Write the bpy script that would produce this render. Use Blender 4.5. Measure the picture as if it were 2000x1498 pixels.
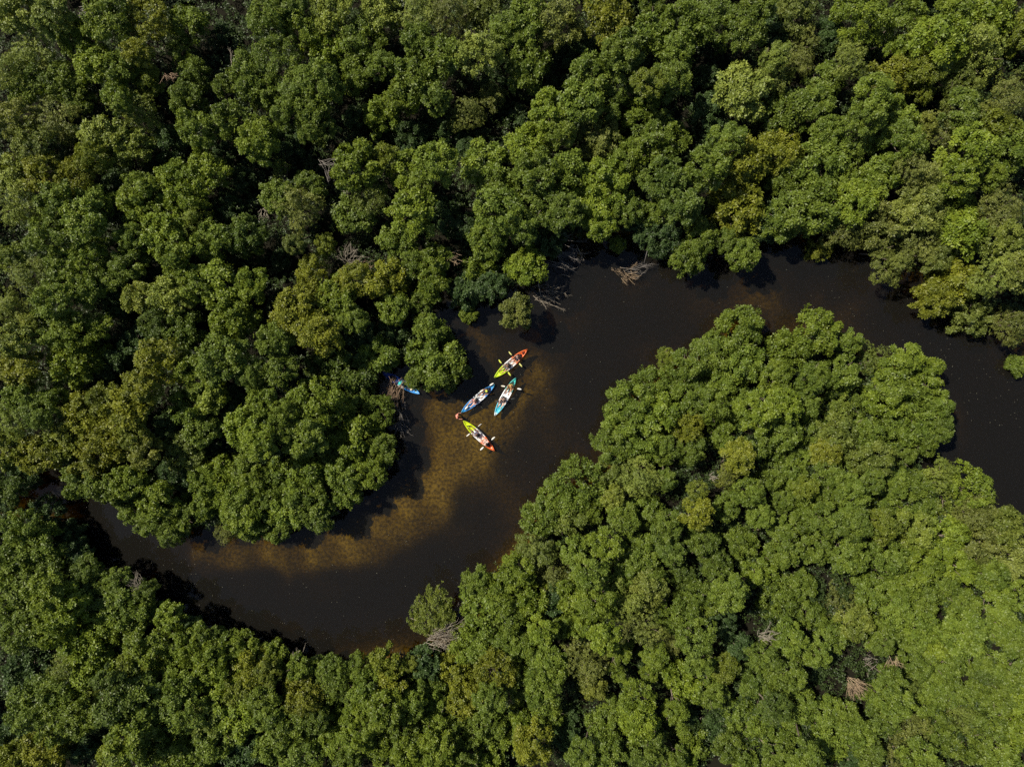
import bpy, math, random
import numpy as np
from mathutils import Vector, Matrix

sc = bpy.context.scene
for o in list(bpy.data.objects):
    bpy.data.objects.remove(o)
R = math.radians
# ------------------------------------------------------------------ camera
H = 67.0                       # metres above the water
S = 0.05                       # metres per photo pixel on the water
cam = bpy.data.cameras.new('camera'); camo = bpy.data.objects.new('camera', cam)
sc.collection.objects.link(camo)
camo.location = (0, 0, H); camo.rotation_euler = (0, 0, 0)
cam.sensor_width = 36.0; cam.lens = 36.0*H/100.0
cam.clip_start = 0.5; cam.clip_end = 1000.0
sc.camera = camo
# ------------------------------------------------------------------ light
SUN_EL = 51.0
AZ = (-0.88, 0.47)             # the side the sun stands on
world = bpy.data.worlds.new('World'); sc.world = world; world.use_nodes = True
wn = world.node_tree.nodes; wl = world.node_tree.links
bg = wn['Background']; sky = wn.new('ShaderNodeTexSky'); sky.sky_type = 'NISHITA'
sky.sun_disc = False; sky.sun_elevation = R(SUN_EL); sky.sun_rotation = math.atan2(AZ[0], AZ[1])
wl.new(sky.outputs[0], bg.inputs[0]); bg.inputs[1].default_value = 0.055
sun = bpy.data.lights.new('sun', 'SUN'); suno = bpy.data.objects.new('sun', sun)
sc.collection.objects.link(suno)
sun.energy = 4.6; sun.angle = R(0.5); sun.color = (1.0, 0.925, 0.785)
ce = math.cos(R(SUN_EL)); n = math.hypot(*AZ)
sd = Vector((-AZ[0]/n*ce, -AZ[1]/n*ce, -math.sin(R(SUN_EL))))
suno.rotation_euler = sd.to_track_quat('-Z', 'Y').to_euler(); suno.location = (-40, 20, 60)
sc.view_settings.view_transform = 'Standard'; sc.view_settings.look = 'None'
sc.view_settings.exposure = 0.5; sc.view_settings.gamma = 1.0
sc.view_settings.use_curve_mapping = False
sc.cycles.use_denoising = False
sc.cycles.max_bounces = 6; sc.cycles.transparent_max_bounces = 8
sc.cycles.diffuse_bounces = 2; sc.cycles.glossy_bounces = 2; sc.cycles.transmission_bounces = 3
sc.cycles.caustics_reflective = False; sc.cycles.caustics_refractive = False

def W(px, py, z=0.0):
    k = S*(H-z)/H
    return Vector(((px-1000.0)*k, (749.0-py)*k, z))
# ------------------------------------------------------------------ helpers
rng = np.random.default_rng(7); random.seed(7)
def link(o, parent=None):
    sc.collection.objects.link(o)
    if parent is not None: o.parent = parent
    return o
def tag(o, label=None, cat=None, group=None, kind=None):
    if label: o['label'] = label
    if cat: o['category'] = cat
    if group: o['group'] = group
    if kind: o['kind'] = kind
    return o
def empty(name, loc, rz=0.0, label=None, cat=None, group=None):
    o = bpy.data.objects.new(name, None); o.empty_display_size = 0.3
    o.location = loc; o.rotation_euler = (0, 0, rz); link(o)
    return tag(o, label, cat, group)
def mesh_np(name, V, F, mats=(), smooth=False, attr=None, midx=None):
    """V (n,3); F list/array of quads or tris (all the same size) or python list of faces"""
    me = bpy.data.meshes.new(name)
    if isinstance(F, np.ndarray):
        k = F.shape[1]; nf = len(F)
        me.vertices.add(len(V)); me.vertices.foreach_set('co', np.asarray(V, np.float32).ravel())
        me.loops.add(nf*k); me.loops.foreach_set('vertex_index', F.astype(np.int32).ravel())
        me.polygons.add(nf); me.polygons.foreach_set('loop_start', np.arange(0, nf*k, k, dtype=np.int32))
        me.polygons.foreach_set('loop_total', np.full(nf, k, np.int32))
        me.update(calc_edges=True)
    else:
        me.from_pydata([tuple(v) for v in V], [], F); me.update()
    for m in mats: me.materials.append(m)
    if midx is not None: me.polygons.foreach_set('material_index', np.asarray(midx, np.int32))
    if smooth: me.polygons.foreach_set('use_smooth', np.ones(len(me.polygons), bool))
    if attr is not None:
        a = me.attributes.new('tone', 'FLOAT', 'POINT'); a.data.foreach_set('value', np.asarray(attr, np.float32))
    return me
class MB:
    def __init__(s): s.v = []; s.f = []
    def add(s, V, F):
        b = len(s.v); s.v += [tuple(p) for p in V]; s.f += [tuple(i+b for i in f) for f in F]; return s
    def tube(s, P, rad, n=5, cap=True):
        P = [Vector(p) for p in P]; V = []; F = []
        for i, p in enumerate(P):
            d = (P[min(i+1, len(P)-1)]-P[max(i-1, 0)]).normalized()
            a = d.orthogonal().normalized(); b = d.cross(a); r = rad[i] if hasattr(rad, '__len__') else rad
            for k in range(n):
                t = 2*math.pi*k/n; V.append(p+a*math.cos(t)*r+b*math.sin(t)*r)
        for i in range(len(P)-1):
            for k in range(n):
                F.append((i*n+k, i*n+(k+1) % n, (i+1)*n+(k+1) % n, (i+1)*n+k))
        if cap: F += [tuple(range(n))[::-1], tuple(range((len(P)-1)*n, len(P)*n))]
        return s.add(V, F)
    def lathe(s, prof, c=(0, 0, 0), n=14, sx=1, sy=1):
        V = []; F = []
        for r, z in prof:
            for k in range(n):
                t = 2*math.pi*k/n; V.append((c[0]+math.cos(t)*r*sx, c[1]+math.sin(t)*r*sy, c[2]+z))
        for i in range(len(prof)-1):
            for k in range(n):
                F.append((i*n+k, i*n+(k+1) % n, (i+1)*n+(k+1) % n, (i+1)*n+k))
        F += [tuple(range(n))[::-1], tuple(range((len(prof)-1)*n, len(prof)*n))]
        return s.add(V, F)
    def box(s, c, d, bev=0.25):
        cx, cy, cz = c; x, y, z = d[0]/2, d[1]/2, d[2]/2; b = min(x, y, z)*bev
        pts = []
        for zz, k in ((-z, b), (-z+b, 0), (z-b, 0), (z, b)):
            X, Y = x-k, y-k
            for (u, v) in ((X, Y-b), (X-b, Y), (-X+b, Y), (-X, Y-b), (-X, -Y+b), (-X+b, -Y), (X-b, -Y), (X, -Y+b)):
                pts.append((cx+u, cy+v, cz+zz))
        F = []
        for i in range(3):
            for k in range(8): F.append((i*8+k, i*8+(k+1) % 8, (i+1)*8+(k+1) % 8, (i+1)*8+k))
        F += [tuple(range(8))[::-1], tuple(range(24, 32))]
        return s.add(pts, F)
    def build(s, name, mat, parent=None, smooth=True):
        me = mesh_np(name, s.v, s.f, [mat] if mat else [], smooth)
        return link(bpy.data.objects.new(name, me), parent)
# ------------------------------------------------------------------ materials
def mat(name):
    m = bpy.data.materials.new(name); m.use_nodes = True
    return m, m.node_tree.nodes, m.node_tree.links, m.node_tree.nodes['Principled BSDF']
def plain(name, col, rough=0.6, spec=0.4, var=0.12, scale=9.0):
    m, N, L, b = mat(name)
    tc = N.new('ShaderNodeTexCoord'); nz = N.new('ShaderNodeTexNoise'); nz.inputs['Scale'].default_value = scale
    nz.inputs['Detail'].default_value = 3
    mx = N.new('ShaderNodeMix'); mx.data_type = 'RGBA'
    mx.inputs[6].default_value = tuple(c*(1-var) for c in col)+(1,); mx.inputs[7].default_value = tuple(min(1, c*(1+var)) for c in col)+(1,)
    L.new(tc.outputs['Object'], nz.inputs['Vector']); L.new(nz.outputs['Fac'], mx.inputs[0]); L.new(mx.outputs[2], b.inputs['Base Color'])
    b.inputs['Roughness'].default_value = rough; b.inputs['Specular IOR Level'].default_value = spec
    return m
def leaf_material():
    m, N, L, b = mat('mangrove_leaf')
    oi = N.new('ShaderNodeObjectInfo'); at = N.new('ShaderNodeAttribute'); at.attribute_name = 'tone'
    hsv = N.new('ShaderNodeHueSaturation')
    L.new(oi.outputs['Color'], hsv.inputs['Color'])
    mr = N.new('ShaderNodeMapRange'); mr.inputs[3].default_value = 0.62; mr.inputs[4].default_value = 1.45
    L.new(at.outputs['Fac'], mr.inputs[0]); L.new(mr.outputs[0], hsv.inputs['Value'])
    mh = N.new('ShaderNodeMapRange'); mh.inputs[3].default_value = 0.515; mh.inputs[4].default_value = 0.488
    L.new(at.outputs['Fac'], mh.inputs[0]); L.new(mh.outputs[0], hsv.inputs['Hue'])
    L.new(hsv.outputs[0], b.inputs['Base Color'])
    b.inputs['Roughness'].default_value = 0.5; b.inputs['Specular IOR Level'].default_value = 0.35
    tr = N.new('ShaderNodeBsdfTranslucent'); g = N.new('ShaderNodeHueSaturation')
    g.inputs['Hue'].default_value = 0.485; g.inputs['Saturation'].default_value = 1.1; g.inputs['Value'].default_value = 1.1
    L.new(hsv.outputs[0], g.inputs['Color']); L.new(g.outputs[0], tr.inputs['Color'])
    ms = N.new('ShaderNodeMixShader'); ms.inputs[0].default_value = 0.2
    L.new(b.outputs[0], ms.inputs[1]); L.new(tr.outputs[0], ms.inputs[2]); L.new(ms.outputs[0], N['Material Output'].inputs[0])
    return m
LEAF = leaf_material()
BARK = plain('grey_bark', (0.16, 0.13, 0.10), 0.9, 0.2, 0.3, 6)
DEAD = plain('bleached_dead_wood', (0.30, 0.26, 0.205), 0.9, 0.2, 0.35, 4)
DEADTAN = plain('tan_dead_wood', (0.34, 0.25, 0.16), 0.9, 0.2, 0.35, 4)
DEADGREY = plain('grey_dead_wood', (0.22, 0.20, 0.18), 0.9, 0.2, 0.3, 4)
DEADBROWN = plain('brown_dead_wood', (0.26, 0.18, 0.12), 0.9, 0.2, 0.35, 4)
# ------------------------------------------------------------------ river outline (photo pixels)
NB = [(-700,700),(-300,800),(-60,880),(60,922),(130,950),(165,975),(230,1000),(280,1045),(330,1055),(440,1055),(500,1048),(560,1040),(640,1020),(680,990),(730,940),(765,880),(772,820),(765,770),(775,735),(830,745),(880,745),(905,720),(905,690),(880,640),(870,600),(930,590),(1000,600),(1040,590),(1045,560),(1055,520),(1090,500),(1150,495),(1200,490),(1260,500),(1340,515),(1400,495),(1480,505),(1560,490),(1640,495),(1690,515),(1740,540),(1790,570),(1830,600),(1880,640),(1940,660),(1975,690),(2000,735),(2100,790),(2500,1050),(3000,1300)]
SB = [(-700,800),(-300,880),(-60,935),(20,965),(105,975),(140,1005),(190,1070),(240,1115),(300,1170),(380,1210),(450,1240),(540,1260),(600,1280),(660,1270),(730,1250),(790,1240),(850,1258),(885,1230),(905,1180),(930,1130),(960,1080),(1010,1030),(1015,1010),(1060,965),(1100,930),(1160,910),(1170,850),(1190,800),(1212,765),(1270,720),(1330,685),(1390,655),(1405,615),(1440,602),(1480,625),(1510,650),(1560,625),(1600,615),(1650,655),(1720,685),(1780,675),(1820,710),(1845,770),(1850,830),(1815,890),(1850,910),(1910,945),(1960,1000),(2010,1040),(2300,1250),(2700,1500)]
POLY = np.array([tuple(W(*p))[:2] for p in NB+SB[::-1]])
def signed(P):
    """distance to the river outline, positive on the water"""
    P = np.asarray(P, float); A = POLY; B = np.roll(POLY, -1, 0)
    d = np.full(len(P), 1e9); ins = np.zeros(len(P), bool)
    for a, b in zip(A, B):
        ab = b-a; t = np.clip(((P-a)@ab)/(ab@ab), 0, 1)
        q = P-(a+t[:, None]*ab); d = np.minimum(d, (q**2).sum(1))
        c = ((a[1] > P[:, 1]) != (b[1] > P[:, 1]))
        xs = a[0]+(P[:, 1]-a[1])*(b[0]-a[0])/((b[1]-a[1]) or 1e-9)
        ins ^= c & (P[:, 0] < xs)
    d = np.sqrt(d)
    return np.where(ins, d, -d)
def vnoise(x, y, s, seed=0):
    """smooth value noise 0..1"""
    x = x/s; y = y/s; xi = np.floor(x).astype(int); yi = np.floor(y).astype(int); fx = x-xi; fy = y-yi
    fx = fx*fx*(3-2*fx); fy = fy*fy*(3-2*fy)
    def h(i, j):
        n = (i*374761393+j*668265263+seed*982451653) & 0x7fffffff
        n = ((n ^ (n >> 13))*1274126177) & 0x7fffffff
        return ((n ^ (n >> 16)) & 0xffff)/65535.0
    return (h(xi, yi)*(1-fx)+h(xi+1, yi)*fx)*(1-fy)+(h(xi, yi+1)*(1-fx)+h(xi+1, yi+1)*fx)*fy
# shoals: x, y, radius (photo px), strength
SHOALS = [(380,1085,50,.8),(450,1090,52,.9),(530,1092,54,.9),(610,1088,54,.95),(680,1070,56,1),(740,1035,56,1.0),(795,995,58,1.0),(850,955,64,1),(890,910,62,1),(920,870,60,.95),(870,850,55,.8),(855,805,45,.7),(905,780,50,.7),(950,840,60,.85),(990,800,60,.75),(1030,780,50,.75),(1060,735,46,.8),(960,690,50,.6),(935,655,40,.55),(1040,700,40,.5),(830,800,40,.6),(1265,560,40,.45),(1180,510,30,.35),(1520,585,60,.6),(1480,575,50,.5),(1640,630,70,.45),(1890,830,60,.45),(760,1075,60,.5),(860,1010,70,.5),(960,930,70,.55),(1130,885,30,.3),(620,1130,60,.3),(1280,690,40,.3),(560,1250,30,.2),(850,1265,30,.7),(1120,640,80,.4),(1080,850,60,.4),(1380,590,60,.35),(1700,610,60,.35),(1000,990,60,.35)]
def bed_depth(X, Y):
    s = signed(np.stack([X, Y], 1))
    sh = np.zeros(len(X))
    px = X/S+1000; py = 749-Y/S
    wob = (vnoise(X, Y, 2.2, 3)-.5)*30
    for (a, b, r, k) in SHOALS:
        sh = 1-(1-sh)*(1-k*np.exp(-(((px-a+wob)**2+(py-b+wob)**2)/(r*r*0.9))))
    base = 3.1*(1-np.exp(-(np.maximum(s+1.2, 0)+.8)/1.6))
    n = (vnoise(X, Y, 1.1, 5)-.5)*.22+(vnoise(X, Y, .45, 9)-.5)*.12
    dep = base*(1-.88*sh)+n*.6+.12
    land = .28+.25*vnoise(X, Y, 5, 11)
    t = np.clip((s+2.4)/1.4, 0, 1); t = t*t*(3-2*t)
    return land*(1-t)-dep*t
# ground: one sheet, fine near the view, reaching far out
ax = np.concatenate([np.array([-400, -250, -160, -110, -85]), np.arange(-70, 70.01, .4), np.array([85, 110, 160, 250, 400])])
ay = np.concatenate([np.array([-400, -250, -160, -110, -75]), np.arange(-58, 58.01, .4), np.array([75, 110, 160, 250, 400])])
GX, GY = np.meshgrid(ax, ay); gz = bed_depth(GX.ravel(), GY.ravel())
nx, ny = len(ax), len(ay); idx = np.arange(nx*ny).reshape(ny, nx)
F = np.stack([idx[:-1, :-1].ravel(), idx[:-1, 1:].ravel(), idx[1:, 1:].ravel(), idx[1:, :-1].ravel()], 1)
gm, N, L, b = mat('mud_and_river_bed')
geo = N.new('ShaderNodeNewGeometry'); sep = N.new('ShaderNodeSeparateXYZ'); L.new(geo.outputs['Position'], sep.inputs[0])
tc = N.new('ShaderNodeTexCoord')
n1 = N.new('ShaderNodeTexNoise'); n1.inputs['Scale'].default_value = 3.6; n1.inputs['Detail'].default_value = 8; n1.inputs['Roughness'].default_value = .7
n2 = N.new('ShaderNodeTexNoise'); n2.inputs['Scale'].default_value = .35; n2.inputs['Detail'].default_value = 4
for q in (n1, n2): L.new(tc.outputs['Object'], q.inputs['Vector'])
r1 = N.new('ShaderNodeValToRGB'); r1.color_ramp.elements[0].position = .41; r1.color_ramp.elements[0].color = (.075, .048, .014, 1)
r1.color_ramp.elements[1].position = .62; r1.color_ramp.elements[1].color = (.29, .195, .042, 1)
L.new(n1.outputs['Fac'], r1.inputs[0])
r2 = N.new('ShaderNodeValToRGB'); r2.color_ramp.elements[0].position = .35; r2.color_ramp.elements[0].color = (.62, .60, .55, 1)
r2.color_ramp.elements[1].position = .65; r2.color_ramp.elements[1].color = (1, 1, 1, 1)
L.new(n2.outputs['Fac'], r2.inputs[0])
mu = N.new('ShaderNodeMix'); mu.data_type = 'RGBA'; mu.blend_type = 'MULTIPLY'; mu.inputs[0].default_value = 1
L.new(r1.outputs[0], mu.inputs[6]); L.new(r2.outputs[0], mu.inputs[7])
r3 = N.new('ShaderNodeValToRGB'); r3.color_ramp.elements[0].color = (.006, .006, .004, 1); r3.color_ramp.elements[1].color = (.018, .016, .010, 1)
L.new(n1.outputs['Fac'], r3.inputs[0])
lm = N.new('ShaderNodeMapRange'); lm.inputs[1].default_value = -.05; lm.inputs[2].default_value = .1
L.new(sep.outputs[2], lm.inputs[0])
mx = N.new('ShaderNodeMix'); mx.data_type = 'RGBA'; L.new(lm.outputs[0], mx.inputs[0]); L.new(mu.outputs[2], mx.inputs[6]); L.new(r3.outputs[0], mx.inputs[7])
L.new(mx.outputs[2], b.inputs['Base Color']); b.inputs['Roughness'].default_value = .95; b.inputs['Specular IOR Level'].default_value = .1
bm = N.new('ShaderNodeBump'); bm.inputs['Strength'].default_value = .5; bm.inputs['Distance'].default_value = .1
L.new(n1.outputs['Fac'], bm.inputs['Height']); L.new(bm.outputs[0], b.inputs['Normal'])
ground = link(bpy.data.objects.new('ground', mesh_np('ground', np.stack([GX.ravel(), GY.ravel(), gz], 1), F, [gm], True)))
tag(ground, kind='structure', label='dark mud forest floor and brown river bed')
# water: a closed body with tea-brown absorption
wm, N, L, b = mat('brown_river_water'); out = N['Material Output']; N.remove(b)
gl = N.new('ShaderNodeBsdfGlossy'); gl.inputs['Roughness'].default_value = .04; gl.inputs['Color'].default_value = (1, 1, 1, 1)
tp = N.new('ShaderNodeBsdfTransparent'); df = N.new('ShaderNodeBsdfDiffuse'); df.inputs['Color'].default_value = (.175, .165, .142, 1)
fr = N.new('ShaderNodeFresnel'); fr.inputs['IOR'].default_value = 1.33
nz = N.new('ShaderNodeTexNoise'); nz.inputs['Scale'].default_value = 2.2; nz.inputs['Detail'].default_value = 3
tcw = N.new('ShaderNodeTexCoord'); L.new(tcw.outputs['Object'], nz.inputs['Vector'])
bw = N.new('ShaderNodeBump'); bw.inputs['Strength'].default_value = .12; bw.inputs['Distance'].default_value = .05; L.new(nz.outputs['Fac'], bw.inputs['Height'])
L.new(bw.outputs[0], gl.inputs['Normal']); L.new(bw.outputs[0], fr.inputs['Normal'])
m1 = N.new('ShaderNodeMixShader'); m1.inputs[0].default_value = .042; L.new(tp.outputs[0], m1.inputs[1]); L.new(df.outputs[0], m1.inputs[2])
m2 = N.new('ShaderNodeMixShader'); L.new(fr.outputs[0], m2.inputs[0]); L.new(m1.outputs[0], m2.inputs[1]); L.new(gl.outputs[0], m2.inputs[2])
L.new(m2.outputs[0], out.inputs['Surface'])
va = N.new('ShaderNodeVolumeAbsorption'); va.inputs['Color'].default_value = (.625, .583, .21, 1); va.inputs['Density'].default_value = 1.9
L.new(va.outputs[0], out.inputs['Volume'])
B = 380
wv = [(x, y, z) for z in (-3.6, 0) for (x, y) in ((-B, -B), (B, -B), (B, B), (-B, B))]
wf = [(3, 2, 1, 0), (4, 5, 6, 7), (0, 1, 5, 4), (1, 2, 6, 5), (2, 3, 7, 6), (3, 0, 4, 7)]
water = link(bpy.data.objects.new('water', mesh_np('water', wv, wf, [wm])))
tag(water, kind='structure', label='dark tea-brown river water winding between the mangroves')
# ------------------------------------------------------------------ foliage
def leaves(C, Nn, n_per, ln, wd, rr, tone0=None, flat=.55):
    """sprigs: n_per narrow leaves radiate from each centre C with mean normal Nn"""
    m = len(C)
    C = np.repeat(C, n_per, 0); A = np.repeat(Nn, n_per, 0)
    A = A/np.linalg.norm(A, axis=1)[:, None]
    ref = np.where(np.abs(A[:, 2:3]) < .9, np.array([[0, 0, 1.]]), np.array([[1., 0, 0]]))
    U = np.cross(A, ref); U /= np.linalg.norm(U, axis=1)[:, None]; V = np.cross(A, U)
    ph = np.tile(np.arange(n_per)*2*math.pi/n_per, m)+np.repeat(rr.uniform(0, 6.28, m), n_per)+rr.normal(0, .35, m*n_per)
    D = U*np.cos(ph)[:, None]+V*np.sin(ph)[:, None]+A*(rr.uniform(-.1, flat, m*n_per))[:, None]
    D /= np.linalg.norm(D, axis=1)[:, None]
    Wd = np.cross(D, A)+rr.normal(0, .35, (m*n_per, 3)); Wd -= (Wd*D).sum(1)[:, None]*D
    Wd /= np.linalg.norm(Wd, axis=1)[:, None]
    l = ln*rr.uniform(.7, 1.25, m*n_per)[:, None]; w = wd*rr.uniform(.8, 1.2, m*n_per)[:, None]
    P0 = C+D*l*.12; P2 = C+D*l; M = C+D*l*.55
    Vv = np.stack([P0, M+Wd*w*.5, P2, M-Wd*w*.5], 1).reshape(-1, 3)
    Ff = np.arange(len(Vv)).reshape(-1, 4)
    t = np.repeat(rr.uniform(0, 1, m) if tone0 is None else tone0, n_per)*.6+rr.uniform(0, 1, m*n_per)*.4
    return Vv, Ff, np.repeat(t, 4)
def crown_points(lobes, dens, rr):
    P = []; Q = []; T = []
    ph_ = rr.uniform(0, 6.28, (4, 3)); fq_ = rr.uniform(3.2, 7.0, (4, 3))
    for k, (c, r, rz) in enumerate(lobes):
        m = int(dens*r*r*9.0)
        an = rr.uniform(0, 6.28); ca, sa = math.cos(an), math.sin(an); s1 = rr.uniform(.95, 1.45); s2 = rr.uniform(.62, .95)
        Rm = np.array([[ca, -sa, 0], [sa, ca, 0], [0, 0, 1.]]); Ms = Rm@np.diag([s1, s2, rr.uniform(.8, 1.25)])@Rm.T
        d = rr.normal(size=(m, 3)); d /= np.linalg.norm(d, axis=1)[:, None]
        d = d[d[:, 2] > -.45]
        rad = 1-np.abs(rr.normal(0, .16, len(d)))
        # every lobe breaks into tufts of about a third of a metre
        nt = max(6, int(16*(r/.8)**2)); tc_ = rr.normal(size=(nt, 3)); tc_[:, 2] = np.abs(tc_[:, 2])*1.1-.25
        tc_ /= np.linalg.norm(tc_, axis=1)[:, None]; th = rr.uniform(-.12, .38, nt)
        dd = d@tc_.T; bi = dd.argmax(1); cl_ = dd.max(1); wd_ = math.cos(1.7/math.sqrt(nt))
        q_ = np.clip((cl_-wd_)/(1-wd_), -1, 1)
        rad = rad+th[bi]*np.clip(q_*1.5, 0, 1)-.16*(q_ < .12)
        d0 = d; d = d*1.0+tc_[bi]*.0
        ou = rr.uniform(0, 1, len(d)) < .09; rad = rad+ou*rr.uniform(.08, .42, len(d))
        p = c+((d*np.array([r, r, rz])*rad[:, None])@Ms.T)
        keep = sum(np.sin(p@fq_[i]*1.0+ph_[i].sum()) for i in range(4)) > -1.55
        for j, (c2, r2, rz2) in enumerate(lobes):
            if j != k:
                keep &= ((((p-c2)/np.array([r2, r2, rz2]))**2).sum(1) > .62)
        p = p[keep]; P.append(p); Q.append(d[keep]*.9+np.array([0, 0, .45])+rr.normal(0, .33, (keep.sum(), 3)))
        T.append(np.clip(rr.uniform(.1, .9)+rr.normal(0, .22, keep.sum()), 0, 1))
    return np.concatenate(P), np.concatenate(Q), np.concatenate(T)
def dome_lobes(n, tall, rr, spread=.66, lr=(.27, .42)):
    L_ = []
    tries = 0
    while len(L_) < n and tries < 900:
        tries += 1
        a = rr.uniform(0, 6.283); q = math.sqrt(rr.uniform(0, 1))
        r = rr.uniform(*lr)*(1.05-.25*q)
        x, y = math.cos(a)*q*spread, math.sin(a)*q*spread
        z = tall*(math.sqrt(max(0, 1-(q*.93)**2))-1)+rr.normal(0, .12)-r*.8
        if all(((x-o[0][0])**2+(y-o[0][1])**2)**.5 > .62*(r+o[1]) or abs(z-o[0][2]) > .9*(r+o[1]) for o in L_):
            L_.append((np.array([x, y, z]), r, r*rr.uniform(.8, 1.05)))
    return L_
LEN, WID = .23, .10
def crown_mesh(name, kind, seed, dens=58):
    rr = np.random.default_rng(seed); R0 = 2.4; LS = rr.uniform(.8, 1.25)
    if kind == 'dome': lob = dome_lobes(19, .95, rr, .72, (.15, .37))
    elif kind == 'flat': lob = dome_lobes(22, .5, rr, .76, (.14, .33))
    elif kind == 'fine': lob = dome_lobes(9, .75, rr, .58, (.34, .46))
    lob = [(c*R0, r*R0, rz*R0) for c, r, rz in lob]
    # a loose inner mass so that one cannot look straight through
    P, Q, T = crown_points(lob, dens, rr)
    if kind == 'fine': V, F_, t = leaves(P, Q, 6, .15, .055, rr, T)
    else: V, F_, t = leaves(P, Q, 5, LEN*LS, WID*LS, rr, T)
    V[:, 2] *= 1.0
    return mesh_np(name, V, F_, [LEAF], False, t)
DOMES = [crown_mesh('crown_dome', 'dome', 100+i) for i in range(8)]
FLATS = [crown_mesh('crown_flat', 'flat', 200+i) for i in range(7)]
FINES = [crown_mesh('crown_fine', 'fine', 300+i) for i in range(4)]
TONE = {'g': (.105, .147, .017), 'k': (.079, .116, .016), 'b': (.132, .178, .016), 'y': (.145, .161, .014),
        'o': (.134, .153, .030), 'w': (.170, .208, .034), 'd': (.050, .085, .022)}  # last tone: leaf green darkened to stand for shade in the canopy gaps
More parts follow.
